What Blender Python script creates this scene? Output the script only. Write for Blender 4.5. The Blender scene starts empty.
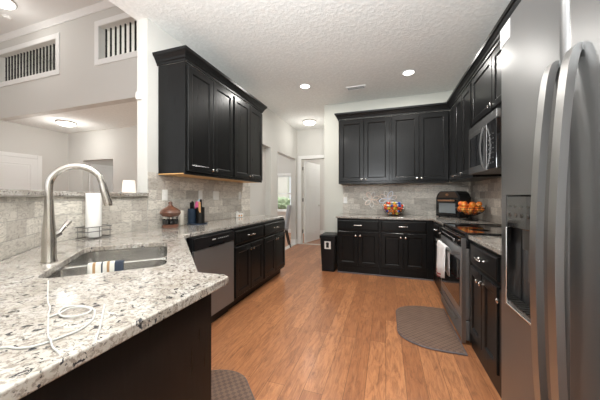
import bpy, bmesh, math, random
from mathutils import Vector, Matrix, noise
PI = math.pi
C = bpy.context.scene.collection
SC = bpy.context.scene

# ------------------------------------------------------------------ camera, world, light
cam_d = bpy.data.cameras.new('camera'); cam = bpy.data.objects.new('camera', cam_d); C.objects.link(cam)
cam.location = (0, 0, 1.229); cam.rotation_euler = (PI/2, 0, math.radians(18.28))
cam_d.sensor_width = 36; cam_d.lens = 259.7*36/600; cam_d.shift_y = -3.3/600; cam_d.clip_start = .02
SC.camera = cam
SC.view_settings.view_transform = 'Standard'; SC.view_settings.look = 'None'
SC.view_settings.gamma = 1; SC.view_settings.use_curve_mapping = False
SC.view_settings.exposure = 0.46
w = bpy.data.worlds.new('world'); SC.world = w; w.use_nodes = True
w.node_tree.nodes['Background'].inputs[0].default_value = (.97, .98, 1, 1)
w.node_tree.nodes['Background'].inputs[1].default_value = .7

def light(name, typ, loc, energy, size=.2, color=(1, .95, .88), rot=(0, 0, 0), size_y=None, spread=None):
    d = bpy.data.lights.new(name, typ); d.energy = energy; d.color = color
    if typ == 'AREA':
        d.shape = 'RECTANGLE' if size_y else 'DISK'; d.size = size
        if size_y: d.size_y = size_y
        if spread: d.spread = spread
    else: d.shadow_soft_size = size
    o = bpy.data.objects.new(name, d); C.objects.link(o); o.location = loc; o.rotation_euler = rot
    return o
CEIL = 2.966
# added fill standing in for daylight through the unseen open side behind the camera
light('rear_daylight_fill', 'AREA', (-.5, -2.7, 1.5), 30, 3.2, (1, .985, .95), (math.radians(90), 0, 0), 2.6)
light('living_daylight_fill', 'AREA', (-5.4, -2.7, 2.4), 20, 4.5, (1, .99, .95), (math.radians(90), 0, 0), 4)
light('dining_fill', 'AREA', (-4.7, 8.15, 1.5), 80, 1.4, (.95, .97, 1), (-PI/2, 0, math.radians(38)), 1.5)  # added fill as if from a second window, to brighten the hall floor
# added up-facing fill behind the camera to brighten the ceiling
light('ceiling_fill', 'AREA', (-.25, -.2, 1.85), 138, 1.0, (.94, .975, 1), (PI-.3, 0, 0), 1.0)
sun = bpy.data.lights.new('sun', 'SUN'); sun.energy = 2.5; sun.angle = .03
so = bpy.data.objects.new('sun', sun); C.objects.link(so); so.rotation_euler = (math.radians(28), 0, math.radians(10))

# ------------------------------------------------------------------ materials
def mat(name, color, rough=.5, metal=0, spec=.5, coat=0, emis=None, estr=0, trans=0, ior=1.45, alpha=1):
    m = bpy.data.materials.new(name); m.use_nodes = True
    b = m.node_tree.nodes['Principled BSDF']
    b.inputs['Base Color'].default_value = (*color, 1); b.inputs['Roughness'].default_value = rough
    b.inputs['Metallic'].default_value = metal; b.inputs['Specular IOR Level'].default_value = spec
    b.inputs['Coat Weight'].default_value = coat; b.inputs['Coat Roughness'].default_value = .12
    b.inputs['Transmission Weight'].default_value = trans; b.inputs['IOR'].default_value = ior
    if emis: b.inputs['Emission Color'].default_value = (*emis, 1); b.inputs['Emission Strength'].default_value = estr
    return m
class NT:
    def __init__(s, m): s.m = m; s.t = m.node_tree; s.b = s.t.nodes['Principled BSDF']
    def n(s, typ, **k):
        x = s.t.nodes.new(typ)
        for a, v in k.items():
            if a.startswith('i_'):
                key = a[2:].replace('_', ' ')
                x.inputs[int(key) if key.isdigit() else key].default_value = v
            else: setattr(x, a, v)
        return x
    def l(s, a, b): s.t.links.new(a, b)
    def coord(s, scale=(1, 1, 1), out='Object', rot=(0, 0, 0)):
        tc = s.n('ShaderNodeTexCoord'); mp = s.n('ShaderNodeMapping')
        mp.inputs['Scale'].default_value = scale; mp.inputs['Rotation'].default_value = rot
        s.l(tc.outputs[out], mp.inputs[0]); return mp.outputs[0]
    def noise(s, vec, scale, detail=3, rough=.5, dist=0):
        x = s.n('ShaderNodeTexNoise'); x.inputs['Scale'].default_value = scale; x.inputs['Detail'].default_value = detail
        x.inputs['Roughness'].default_value = rough; x.inputs['Distortion'].default_value = dist
        s.l(vec, x.inputs['Vector']); return x.outputs['Fac']
    def ramp(s, fac, stops):
        x = s.n('ShaderNodeValToRGB'); e = x.color_ramp.elements
        while len(e) < len(stops): e.new(.5)
        for q, (p, c) in zip(e, stops):
            q.position = p; q.color = (*c, 1) if len(c) == 3 else c
        s.l(fac, x.inputs[0]); return x.outputs[0]
    def mix(s, fac, a, b, mode='MIX'):
        x = s.n('ShaderNodeMix', data_type='RGBA', blend_type=mode)
        for v, i in ((fac, 0), (a, 6), (b, 7)):
            if isinstance(v, (int, float)): x.inputs[i].default_value = v
            elif isinstance(v, tuple): x.inputs[i].default_value = (*v, 1)
            else: s.l(v, x.inputs[i])
        return x.outputs[2]
    def bump(s, h, strength=.3, dist=.01):
        x = s.n('ShaderNodeBump'); x.inputs['Strength'].default_value = strength; x.inputs['Distance'].default_value = dist
        s.l(h, x.inputs['Height']); s.l(x.outputs[0], s.b.inputs['Normal'])
    def base(s, c): s.l(c, s.b.inputs['Base Color'])

M = {}
def paint(name, col, rough=.85, bump=.12):
    m = mat(name, col, rough, spec=.3); t = NT(m); v = t.coord()
    t.bump(t.noise(v, 60, 3), bump, .003); M[name] = m
paint('wall_paint', (.63, .62, .585)); paint('wall_paint_cool', (.60, .60, .545)); paint('white_trim', (.80, .80, .78), .45, .02)
m = mat('ceiling_paint', (.72, .71, .69), .9, spec=.2); t = NT(m); v = t.coord()
h = t.noise(v, 26, 5, .6); hr = t.ramp(h, [(.42, (0, 0, 0)), (.62, (1, 1, 1))]); t.bump(hr, .28, .006)
t.base(t.mix(hr, (.80, .81, .785), (.86, .87, .845))); M['ceiling_paint'] = m
# black stained wood
m = mat('black_wood', (.010, .0095, .009), .3, spec=.2, coat=.05); t = NT(m); v = t.coord((30, 30, 2.2))
g = t.noise(v, 2.2, 5, .6, .4); t.base(t.ramp(g, [(.3, (.007, .007, .007)), (.55, (.009, .009, .009)), (.8, (.012, .0115, .011))]))
t.l(t.ramp(g, [(.3, (.27,)*3), (.8, (.33,)*3)]), t.b.inputs['Roughness']); M['black_wood'] = m
m = mat('raw_wood', (.62, .36, .13), .55); t = NT(m); g = t.noise(t.coord((4, 30, 30)), 3, 4); t.base(t.ramp(g, [(.3, (.5, .27, .09)), (.7, (.74, .46, .2))])); M['raw_wood'] = m
# granite
m = mat('granite', (.7, .68, .64), .14, spec=.5, coat=.3); t = NT(m); v = t.coord()
n1 = t.noise(v, 9, 4, .6, .3); c = t.ramp(n1, [(.35, (.33, .295, .255)), (.5, (.425, .395, .355)), (.7, (.50, .48, .445))])
n2 = t.noise(v, 85, 4, .65, .6); k2 = t.ramp(n2, [(.49, (0, 0, 0)), (.58, (1, 1, 1))]); c = t.mix(t.mix(.68, (0, 0, 0), k2), c, (.17, .14, .115))
n3 = t.noise(v, 46, 3, .6, .9); k3 = t.ramp(n3, [(.595, (0, 0, 0)), (.63, (1, 1, 1))]); c = t.mix(k3, c, (.035, .035, .04))
n4 = t.noise(v, 120, 2, .5, 0); k4 = t.ramp(n4, [(.66, (0, 0, 0)), (.72, (1, 1, 1))]); c = t.mix(k4, c, (.12, .11, .11))
t.base(c); M['granite'] = m
# tumbled stone tiles: local x along the wall, z up
def tiles(name, ca, cb, cc):
    m = mat(name, (.5, .48, .45), .62, spec=.35); t = NT(m)
    tc = t.n('ShaderNodeTexCoord'); sp = t.n('ShaderNodeSeparateXYZ'); cb_ = t.n('ShaderNodeCombineXYZ')
    t.l(tc.outputs['Object'], sp.inputs[0]); t.l(sp.outputs[0], cb_.inputs[0]); t.l(sp.outputs[2], cb_.inputs[1])
    v = cb_.outputs[0]
    def brick(c1, c2, mo, off=.5):
        br = t.n('ShaderNodeTexBrick', offset=off); br.inputs['Scale'].default_value = 1
        br.inputs['Brick Width'].default_value = .203; br.inputs['Row Height'].default_value = .1
        br.inputs['Mortar Size'].default_value = .0022; br.inputs['Mortar Smooth'].default_value = .3
        br.inputs['Bias'].default_value = 0
        br.inputs[1].default_value = (*c1, 1); br.inputs[2].default_value = (*c2, 1); br.inputs[3].default_value = (*mo, 1)
        t.l(v, br.inputs[0]); return br
    br = brick(ca, cb, (.40, .385, .36))
    n = t.noise(v, 9, 6, .7, 1.2); mv = t.n('ShaderNodeMapping'); mv.inputs['Scale'].default_value = (.55, 1.5, 1); t.l(v, mv.inputs[0]); n2 = t.noise(mv.outputs[0], 32, 6, .75, 1.4)
    c = t.mix(t.ramp(n, [(.45, (0, 0, 0)), (.75, (.5, .5, .5))]), br.outputs[0], cc)
    c = t.mix(t.ramp(n2, [(.46, (0, 0, 0)), (.66, (.8,)*3)]), c, (.27, .24, .21))
    t.base(c)
    hh = t.mix(.25, t.mix(br.outputs[1], (1, 1, 1), (0, 0, 0)), n2); t.bump(hh, .5, .004); M[name] = m
tiles('stone_tile', (.78, .74, .665), (.44, .405, .36), (.60, .56, .505))
tiles('stone_tile_warm', (.76, .70, .61), (.28, .24, .205), (.56, .50, .44))
# floor planks along y
m = mat('oak_floor', (.5, .27, .13), .3, spec=.5, coat=.15); t = NT(m)
v = t.coord((1, 1, 1), rot=(0, 0, PI/2))
br = t.n('ShaderNodeTexBrick', offset=.37); br.inputs['Scale'].default_value = 1
br.inputs['Brick Width'].default_value = 1.15; br.inputs['Row Height'].default_value = .125
br.inputs['Mortar Size'].default_value = .0018; br.inputs['Mortar Smooth'].default_value = .2; br.inputs['Bias'].default_value = 0
br.inputs[1].default_value = (.53, .23, .10, 1); br.inputs[2].default_value = (.35, .138, .058, 1); br.inputs[3].default_value = (.16, .07, .03, 1)
t.l(v, br.inputs[0])
g = t.noise(t.coord((9, 1.6, 1)), 3.2, 7, .72, 1.2); g2 = t.noise(t.coord((40, 2.2, 1)), 2.5, 4, .6, .3)
c = t.mix(t.ramp(g, [(.42, (0, 0, 0)), (.66, (.85,)*3)]), br.outputs[0], (.20, .075, .035))
c = t.mix(t.ramp(g2, [(.5, (0, 0, 0)), (.8, (.4,)*3)]), c, (.62, .32, .15))
t.base(c); t.bump(t.mix(.5, t.mix(br.outputs[1], (1, 1, 1), (0, 0, 0)), g), .12, .003); M['oak_floor'] = m
# brushed steels
def steel(name, col, rough, sc):
    m = mat(name, col, rough, 1); t = NT(m); n = t.noise(t.coord(sc), 4, 3, .6)
    t.l(t.ramp(n, [(.3, (rough*.8,)*3), (.7, (rough*1.25,)*3)]), t.b.inputs['Roughness']); M[name] = m
M['brushed_steel'] = mat('brushed_steel', (.26, .265, .27), .45, .75); M['fridge_steel'] = mat('fridge_steel', (.23, .23, .23), .34, .85)
M['handle_steel'] = mat('handle_steel', (.40, .40, .395), .34, 1); M['sink_steel'] = mat('sink_steel', (.62, .61, .59), .24, 1); M['range_steel'] = mat('range_steel', (.42, .42, .42), .36, .9); M['mid_steel'] = mat('mid_steel', (.26, .255, .25), .4, 1)
M['faucet_nickel'] = mat('faucet_nickel', (.60, .575, .54), .24, 1)
M['chrome'] = mat('chrome', (.82, .81, .79), .12, 1)
M['dark_steel'] = mat('dark_steel', (.16, .155, .15), .35, 1)
M['black_plastic'] = mat('black_plastic', (.010, .010, .011), .38, spec=.3); M['black_glass'] = mat('black_glass', (.008, .008, .009), .05, coat=.5)
M['black_metal'] = mat('black_metal', (.02, .019, .018), .45, .6)
M['window_glass_dark'] = mat('window_glass_dark', (.16, .18, .19), .06, coat=.6)
M['glass'] = mat('glass', (.95, .97, .97), .02, trans=1, ior=1.1)
M['white_plastic'] = mat('white_plastic', (.82, .81, .78), .4); M['white_matte'] = mat('white_matte', (.86, .85, .83), .75)
M['cord_white'] = mat('cord_white', (.5, .5, .48), .5); M['bronze_dark'] = mat('bronze_dark', (.10, .07, .055), .3, .8); M['grey_mark'] = mat('grey_mark', (.5, .5, .5), .5)
M['lamp_glow'] = mat('lamp_glow', (1, 1, 1), .5, emis=(1, .97, .92), estr=6)
M['shade_glow'] = mat('shade_glow', (1, .97, .92), .8, emis=(1, .93, .82), estr=.6)
M['paper'] = mat('paper', (.6, .585, .56), .8)
M['mat_edge'] = mat('mat_edge', (.14, .12, .125), .6)
m = mat('mat_weave', (.14, .085, .06), .6); t = NT(m); ck = t.n('ShaderNodeTexChecker'); ck.inputs['Scale'].default_value = 42
ck.inputs[1].default_value = (.19, .115, .08, 1); ck.inputs[2].default_value = (.11, .065, .048, 1); t.l(t.coord(), ck.inputs[0])
t.base(t.mix(.25, ck.outputs[0], t.ramp(t.noise(t.coord(), 12, 3), [(.3, (.1, .06, .04)), (.7, (.22, .15, .11))]))); M['mat_weave'] = m
M['grey_fabric'] = mat('grey_fabric', (.27, .26, .26), .9); M['dark_wood'] = mat('dark_wood', (.03, .02, .016), .4)
m = mat('brown_wood', (.12, .045, .028), .3, coat=.4); t = NT(m); g = t.noise(t.coord((6, 6, 30)), 3, 4, .6, 1)
t.base(t.ramp(g, [(.3, (.07, .025, .016)), (.7, (.2, .085, .05))])); M['brown_wood'] = m
M['navy'] = mat('navy', (.03, .05, .085), .3, .5); M['light_wood'] = mat('light_wood', (.62, .33, .15), .5)
M['pale_blue'] = mat('pale_blue', (.42, .58, .66), .35); M['yellow'] = mat('yellow', (.72, .55, .06), .4); M['pink'] = mat('pink', (.7, .12, .3), .4)
M['cream'] = mat('cream', (.62, .58, .51), .45); M['red'] = mat('red', (.72, .07, .02), .3, coat=.4); M['orange'] = mat('orange', (.85, .24, .03), .3, coat=.3)
M['blue'] = mat('blue', (.03, .08, .4), .3, coat=.4); M['bronze'] = mat('bronze', (.40, .22, .12), .3, .9)
m = mat('peach', (.8, .25, .05), .32, coat=.4); t = NT(m); g = t.noise(t.coord(), 9, 3, .6, .5)
t.base(t.ramp(g, [(.36, (.62, .07, .015)), (.52, (.84, .26, .03)), (.68, (.9, .5, .1))])); M['peach'] = m
m = mat('dish_towel', (.8, .8, .8), .9); t = NT(m); sp = t.n('ShaderNodeSeparateXYZ'); t.l(t.coord(), sp.inputs[0])
stp = t.n('ShaderNodeValToRGB'); stp.color_ramp.interpolation = 'CONSTANT'
e = stp.color_ramp.elements; W_ = (.62, .60, .55, 1); T_ = (.33, .20, .10, 1); N_ = (.03, .04, .06, 1)
seq = [(0, W_), (.13, T_), (.21, W_), (.36, N_), (.41, W_), (.52, T_), (.60, W_), (.74, N_)]
while len(e) < len(seq): e.new(.5)
for q, (p, c_) in zip(e, seq): q.position = p; q.color = c_
mp = t.n('ShaderNodeMapRange'); mp.inputs[1].default_value = -.075; mp.inputs[2].default_value = .075
t.l(sp.outputs[0], mp.inputs[0]); t.l(mp.outputs[0], stp.inputs[0]); t.base(stp.outputs[0]); M['dish_towel'] = m
m = mat('oven_towel', (.8, .8, .8), .95); t = NT(m); sp = t.n('ShaderNodeSeparateXYZ'); t.l(t.coord(), sp.inputs[0])
rr = t.n('ShaderNodeValToRGB'); rr.color_ramp.interpolation = 'CONSTANT'; e = rr.color_ramp.elements
seq = [(0, (.78, .76, .76, 1)), (.03, (.5, .06, .08, 1)), (.06, (.78, .76, .76, 1)), (.09, (.5, .08, .1, 1)), (.13, (.78, .77, .77, 1))]
while len(e) < len(seq): e.new(.5)
for q, (p, c_) in zip(e, seq): q.position = p; q.color = c_
mp = t.n('ShaderNodeMapRange'); mp.inputs[1].default_value = -.34; mp.inputs[2].default_value = .02
t.l(sp.outputs[2], mp.inputs[0]); t.l(mp.outputs[0], rr.inputs[0]); t.base(rr.outputs[0]); M['oven_towel'] = m
M['lawn'] = mat('lawn', (.16, .26, .08), .9); M['stucco'] = mat('stucco', (.85, .80, .74), .9); M['foliage'] = mat('foliage', (.42, .50, .33), .9)

# ------------------------------------------------------------------ mesh helpers
def obj(name, bm, m, parent=None, loc=None, rotz=0, smooth=False, bevel=0, seg=2):
    me = bpy.data.meshes.new(name); bmesh.ops.recalc_face_normals(bm, faces=bm.faces); bm.to_mesh(me); bm.free()
    for q in (m if isinstance(m, (list, tuple)) else [m]): me.materials.append(M[q] if isinstance(q, str) else q)
    o = bpy.data.objects.new(name, me); C.objects.link(o)
    if parent: o.parent = parent
    if loc: o.location = loc
    if rotz: o.rotation_euler = (0, 0, rotz)
    if smooth:
        for p in me.polygons: p.use_smooth = True
        me.set_sharp_from_angle(angle=math.radians(38))
    if bevel:
        b = o.modifiers.new('bevel', 'BEVEL'); b.width = bevel; b.segments = seg; b.limit_method = 'ANGLE'; b.angle_limit = math.radians(40)
    return o
def B(): return bmesh.new()
def box(bm, x0, x1, y0, y1, z0, z1, mi=0, M4=None):
    vs = [bm.verts.new((x, y, z)) for z in (z0, z1) for (x, y) in ((x0, y0), (x1, y0), (x1, y1), (x0, y1))]
    if M4: 
        for v in vs: v.co = M4 @ v.co
    fs = [(0, 3, 2, 1), (4, 5, 6, 7), (0, 1, 5, 4), (1, 2, 6, 5), (2, 3, 7, 6), (3, 0, 4, 7)]
    for f in fs: bm.faces.new([vs[i] for i in f]).material_index = mi
    return bm
def bx(*a, mi=0): return box(B(), *a, mi=mi)
def prism(bm, pts, z0, z1, mi=0):      # 2d outline (x, y), no holes
    a = [bm.verts.new((x, y, z0)) for x, y in pts]; b = [bm.verts.new((x, y, z1)) for x, y in pts]
    n = len(pts)
    for i in range(n): bm.faces.new((a[i], a[(i+1) % n], b[(i+1) % n], b[i])).material_index = mi
    bm.faces.new(a[::-1]).material_index = mi; bm.faces.new(b).material_index = mi
    return bm
def slab(bm, loops, z0, z1, mi=0):      # outline with holes
    for z in (z0, z1):
        es = []
        for L in loops:
            vs = [bm.verts.new((x, y, z)) for x, y in L]
            es += [bm.edges.new((vs[i], vs[(i+1) % len(vs)])) for i in range(len(vs))]
        bmesh.ops.triangle_fill(bm, edges=es, use_beauty=True)
    for L in loops:
        n = len(L); a = [bm.verts.new((x, y, z0)) for x, y in L]; b = [bm.verts.new((x, y, z1)) for x, y in L]
        for i in range(n): bm.faces.new((a[i], a[(i+1) % n], b[(i+1) % n], b[i]))
    bmesh.ops.remove_doubles(bm, verts=bm.verts, dist=1e-5)
    for f in bm.faces: f.material_index = mi
    return bm
def lathe(bm, prof, n=20, cx=0, cy=0, M4=None, mi=0, sx=1, sy=1):
    rings = []
    for r, z in prof:
        if r < 1e-5: rings.append([bm.verts.new((cx, cy, z))])
        else: rings.append([bm.verts.new((cx+r*sx*math.cos(2*PI*i/n), cy+r*sy*math.sin(2*PI*i/n), z)) for i in range(n)])
    for a, b in zip(rings, rings[1:]):
        for i in range(n):
            j = (i+1) % n
            if len(a) == 1 and len(b) == 1: continue
            if len(a) == 1: f = bm.faces.new((a[0], b[i], b[j]))
            elif len(b) == 1: f = bm.faces.new((a[i], a[j], b[0]))
            else: f = bm.faces.new((a[i], a[j], b[j], b[i]))
            f.material_index = mi
    if len(rings[0]) > 1 and prof[0][0] != prof[-1][0]: bm.faces.new(rings[0][::-1]).material_index = mi
    if len(rings[-1]) > 1: bm.faces.new(rings[-1]).material_index = mi
    if M4:
        for R in rings:
            for v in R: v.co = M4 @ v.co
    return bm
def smoothpts(P, k=6):
    P = [Vector(p) for p in P]; out = []
    for i in range(len(P)-1):
        p0 = P[max(i-1, 0)]; p1 = P[i]; p2 = P[i+1]; p3 = P[min(i+2, len(P)-1)]
        for j in range(k):
            t = j/k
            out.append(.5*((2*p1)+(-p0+p2)*t+(2*p0-5*p1+4*p2-p3)*t*t+(-p0+3*p1-3*p2+p3)*t**3))
    out.append(P[-1]); return out
def tube(bm, P, r, n=10, mi=0, flat=None):
    P = [Vector(p) for p in P]; R = r if isinstance(r, (list, tuple)) else [r]*len(P)
    if len(R) != len(P): R = [R[0]+(R[-1]-R[0])*i/(len(P)-1) for i in range(len(P))] if len(R) == 2 else R
    d = (P[1]-P[0]).normalized(); u = d.orthogonal().normalized(); rings = []
    for i, p in enumerate(P):
        dn = (P[min(i+1, len(P)-1)]-P[max(i-1, 0)]).normalized()
        u = (u-dn*u.dot(dn)).normalized(); v = dn.cross(u)
        rings.append([bm.verts.new(p+R[i]*(math.cos(2*PI*k/n)*u+math.sin(2*PI*k/n)*v)) for k in range(n)])
    for a, b in zip(rings, rings[1:]):
        for k in range(n): bm.faces.new((a[k], a[(k+1) % n], b[(k+1) % n], b[k])).material_index = mi
    bm.faces.new(rings[0][::-1]).material_index = mi; bm.faces.new(rings[-1]).material_index = mi
    return bm
def ribbon(bm, P, side, w, t):          # rectangular bar along P; side = width direction
    P = [Vector(p) for p in P]; s = Vector(side).normalized(); rings = []
    for i, p in enumerate(P):
        d = (P[min(i+1, len(P)-1)]-P[max(i-1, 0)]).normalized(); n = d.cross(s).normalized()
        rings.append([bm.verts.new(p+a*s*w/2+b*n*t/2) for a, b in ((-1, -1), (1, -1), (1, 1), (-1, 1))])
    for a, b in zip(rings, rings[1:]):
        for k in range(4): bm.faces.new((a[k], a[(k+1) % 4], b[(k+1) % 4], b[k]))
    bm.faces.new(rings[0][::-1]); bm.faces.new(rings[-1]); return bm
def rrect(x0, x1, y0, y1, r, n=5):
    out = []
    for cx, cy, a0 in ((x1-r, y0+r, -PI/2), (x1-r, y1-r, 0), (x0+r, y1-r, PI/2), (x0+r, y0+r, PI)):
        for i in range(n+1):
            a = a0+PI/2*i/n; out.append((cx+r*math.cos(a), cy+r*math.sin(a)))
    return out
def thing(name, label, cat, loc=(0, 0, 0), rotz=0, group=None):
    o = bpy.data.objects.new(name, None); C.objects.link(o); o.empty_display_size = .1
    o.location = loc; o.rotation_euler = (0, 0, rotz); o['label'] = label; o['category'] = cat
    if group: o['group'] = group
    return o
def tag(o, label, cat, group=None):
    o['label'] = label; o['category'] = cat
    if group: o['group'] = group
    return o
def struct(name, bm, m, parent=None, **k):
    o = obj(name, bm, m, parent, **k)
    if not parent: o['kind'] = 'structure'
    return o
def dup(root, loc, rotz=None, label=None, group=None):
    r = root.copy(); C.objects.link(r); r.location = loc
    if rotz is not None: r.rotation_euler = (0, 0, rotz)
    if label: r['label'] = label
    if group: r['group'] = group
    for ch in list(root.children):
        c = ch.copy(); C.objects.link(c); c.parent = r
        for g in ch.children:
            d = g.copy(); C.objects.link(d); d.parent = c
    return r

# ------------------------------------------------------------------ key dimensions
XW, XF, XB = -2.20, -1.58, -1.555          # left wall, counter edge, cabinet face
XR, XRW = .643, 1.278                      # right counter edge, right wall
YB, YBW = 4.19, 4.83                       # back counter edge, back wall
CT = .914; UB, UT = 1.45, 2.55             # counter top; upper cabinets bottom and top
LIVX, LIVY, LIVZ = -8.3, 3.4, 4.755
YFAR = 6.42; WT = .13; YEND = 1.93
R2 = math.sqrt(2)
def ut(u, t, z=0): return Vector(((u-t)/R2, (u+t)/R2, z))

# ------------------------------------------------------------------ structure
struct('floor', bx(LIVX-.2, 3.2, -3, 11, -.1, 0), 'oak_floor')
struct('ceiling', bx(XW-WT, XRW+.15, -3, YFAR+3.5, CEIL, CEIL+.15), 'ceiling_paint')
struct('ceiling_living', bx(LIVX-.2, XW-WT, -3, LIVY+2.4, LIVZ, LIVZ+.15), 'white_trim')
struct('ceiling_alcove', bx(LIVX-.2, XW-WT, LIVY+.152, 10.4, CEIL, CEIL+.1), 'ceiling_paint')
# left wall: full-height wall with niche and opening, built of one outline in the y-z plane
def wall_x(name, x0, x1, y0, y1, z0, z1, holes, m, parent=None):
    # outline drawn in (y, z) and extruded along x
    b = B(); L = [[(y0, z0), (y1, z0), (y1, z1), (y0, z1)]]+[[(a, c), (b_, c), (b_, d), (a, d)] for a, b_, c, d in holes]
    slab(b, L, x0, x1)
    for v in b.verts: v.co = Vector((v.co.z, v.co.x, v.co.y))
    return struct(name, b, m, parent)
def wall_y(name, y0, y1, x0, x1, z0, z1, holes, m, parent=None):
    b = B(); L = [[(x0, z0), (x1, z0), (x1, z1), (x0, z1)]]+[[(a, c), (b_, c), (b_, d), (a, d)] for a, b_, c, d in holes]
    slab(b, L, y0, y1)
    for v in b.verts: v.co = Vector((v.co.x, v.co.z, v.co.y))
    return struct(name, b, m, parent)
EPS = .001
wall_x('wall_left', XW-WT, XW, YEND, YFAR, 0, LIVZ, [(4.40, 4.79, -.0 + .002, 2.22), (5.125, 6.30, .002, 2.20)], 'wall_paint')
struct('wall_niche', bx(XW-WT-.05, XW-WT-.0005, 4.25, 4.95, .001, 2.4), 'wall_paint')
struct('wall_half', bx(XW-WT, XW-.008, 1.14, YEND-.002, 0, 1.230), 'wall_paint')
d = 2.5
b = bx(0, d, -WT, 0, 0, 1.230)
struct('wall_half_diagonal', b, 'wall_paint', loc=(XW-.008, 1.14, 0), rotz=-PI/4).rotation_euler = (0, 0, -PI/4)
wall_y('wall_back', YBW, YBW+.12, -1.108, XRW+.15, 0, CEIL-.001, [], 'wall_paint_cool')
struct('wall_hall', bx(-1.108, -.99, YBW+.122, YFAR, 0, CEIL-.001), 'wall_paint_cool')
wall_x('wall_right', XRW, XRW+.15, -3, YBW-.001, 0, CEIL-.001, [], 'wall_paint_cool')
wall_y('wall_far', YFAR, YFAR+.12, XW-WT, -.99, 0, CEIL-.001, [(-2.08, -1.25, .002, 2.2)], 'wall_paint')
wall_y('wall_loft', LIVY, LIVY+.15, LIVX, XW-WT-.001, CEIL, LIVZ-.001, [(-8.22, -6.22, 3.76, 4.38), (-5.06, -3.3, 3.76, 4.38)], 'wall_paint')
struct('wall_loft_back', bx(LIVX, XW-WT, LIVY+1.6, LIVY+1.7, CEIL+.102, LIVZ), 'wall_paint')
struct('floor_loft', bx(LIVX, XW-WT, LIVY+.152, LIVY+1.6, CEIL+.102, CEIL+.2), 'wall_paint')
struct('wall_living', bx(LIVX-.12, LIVX, -3, 10.3, 0, LIVZ), 'wall_paint')
wall_y('wall_alcove', 4.79, 4.91, LIVX, XW-WT-.101, 0, CEIL-.001, [(-7.72, -6.60, .002, 2.2)], 'wall_paint')
struct('wall_closet', bx(-7.84, -7.721, 4.912, 6.6, 0, CEIL-.001), 'wall_paint')
struct('wall_closet_back', bx(-7.72, -4.5, 6.6, 6.72, 0, CEIL-.001), 'wall_paint')
# dining room beyond the opening
wall_y('wall_dining', 8.3, 8.42, -6.0, XW+2.2, 0, CEIL-.001, [(-3.62, -2.70, .75, 1.95)], 'wall_paint')
struct('wall_dining_side', bx(-6.1, -6.0, 6.722, 8.3, 0, CEIL-.001), 'wall_paint')
struct('wall_hall_right', bx(-.95, -.83, YFAR+.122, 8.3, 0, CEIL-.001), 'wall_paint')
# backsplashes
def splash(name, L, z0, z1, loc, rz, m='stone_tile'):
    return struct(name, bx(0, L, -.007, 0, z0, z1), m, loc=loc, rotz=rz)
splash('trim_1', 3.93-1.93, CT+.001, UB+.02, (XW+.0005, 1.932, 0), PI/2)        # main wall under the uppers
splash('trim_2', YEND-1.16, CT+.001, 1.229, (XW-.0075, 1.16, 0), PI/2)
o = struct('trim_3', bx(0, d-.02, 0, .007, CT+.001, 1.229), 'stone_tile', loc=(XW-.0075, 1.146, 0)); o.rotation_euler = (0, 0, -PI/4)
splash('trim_4', 2.03, CT+.001, UB+.02, (-.755, YBW-.0005, 0), 0)
splash('trim_5', 3.3, CT+.001, UB+.05, (XRW-.0005, YBW-.01, 0), -PI/2, 'stone_tile_warm')

# skirting, door casings, crown
def baseb(name, x0, x1, y0, y1): struct(name, bx(x0, x1, y0, y1, 0, .13), 'white_trim', bevel=.004)
baseb('baseboard_left', XW, XW+.014, 4.80, 5.12); baseb('baseboard_left_far', XW, XW+.014, 6.305, 6.405)
baseb('baseboard_left_near', XW, XW+.014, 3.94, 4.39)
baseb('baseboard_back', -1.105, -.76, YBW-.014, YBW-.0005); baseb('baseboard_far', -1.2, -.995-.115, YFAR-.014, YFAR)
baseb('baseboard_jamb', XW-WT, XW, 6.285, 6.2995)
baseb('baseboard_dining', -5.9, -1.0, 8.285, 8.2995)
def casing(name, axis, a0, a1, p0, p1, top, w=.085):
    b = B()
    for q in ((a0-w, a0, 0, top+w), (a1, a1+w, 0, top+w), (a0, a1, top, top+w)):
        if axis == 'y': box(b, q[0], q[1], p0, p1, q[2], q[3])
        else: box(b, p0, p1, q[0], q[1], q[2], q[3])
    struct(name, b, 'white_trim', bevel=.004)
casing('trim_6', 'y', -2.08, -1.25, YFAR-.018, YFAR-.0005, 2.2)
def crown(name, pts, prof, closed=False):   # mitred moulding; outline normals to the right of the path
    P = [Vector(p) for p in pts]; b = B(); rings = []
    for i, p in enumerate(P):
        d0 = (P[i]-P[i-1]).normalized() if i else None; d1 = (P[i+1]-P[i]).normalized() if i < len(P)-1 else None
        n0 = Vector((d0.y, -d0.x)) if d0 else None; n1 = Vector((d1.y, -d1.x)) if d1 else None
        if n0 is None: mt = n1
        elif n1 is None: mt = n0
        else: mt = (n0+n1)/(1+n0.dot(n1))
        rings.append([b.verts.new((p.x+mt.x*o_, p.y+mt.y*o_, z)) for o_, z in prof])
    n = len(prof)
    for a, c in zip(rings, rings[1:]):
        for k in range(n): b.faces.new((a[k], a[(k+1) % n], c[(k+1) % n], c[k]))
    b.faces.new(rings[0]); b.faces.new(rings[-1][::-1]); return b
zc = LIVZ-.001
struct('trim_7', crown('c', [(LIVX+.001, LIVY-.001), (XW-WT-.001, LIVY-.001)], [(0, zc), (.07, zc), (.068, zc-.014), (.045, zc-.04), (.018, zc-.075), (.013, zc-.098), (0, zc-.098)]), 'white_trim')
def loft_frame(name, x0, x1):
    b = B(); z0, z1, w_ = 3.76, 4.38, .10
    for q in ((x0-w_, x0, z0-w_, z1+w_), (x1, x1+w_, z0-w_, z1+w_), (x0, x1, z1, z1+w_), (x0, x1, z0-w_, z0)):
        box(b, q[0], q[1], LIVY-.02, LIVY-.0005, q[2], q[3])
    struct(name, b, 'white_trim', bevel=.003)
loft_frame('trim_8', -8.19, -6.24); loft_frame('trim_9', -5.04, -3.32)

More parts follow.
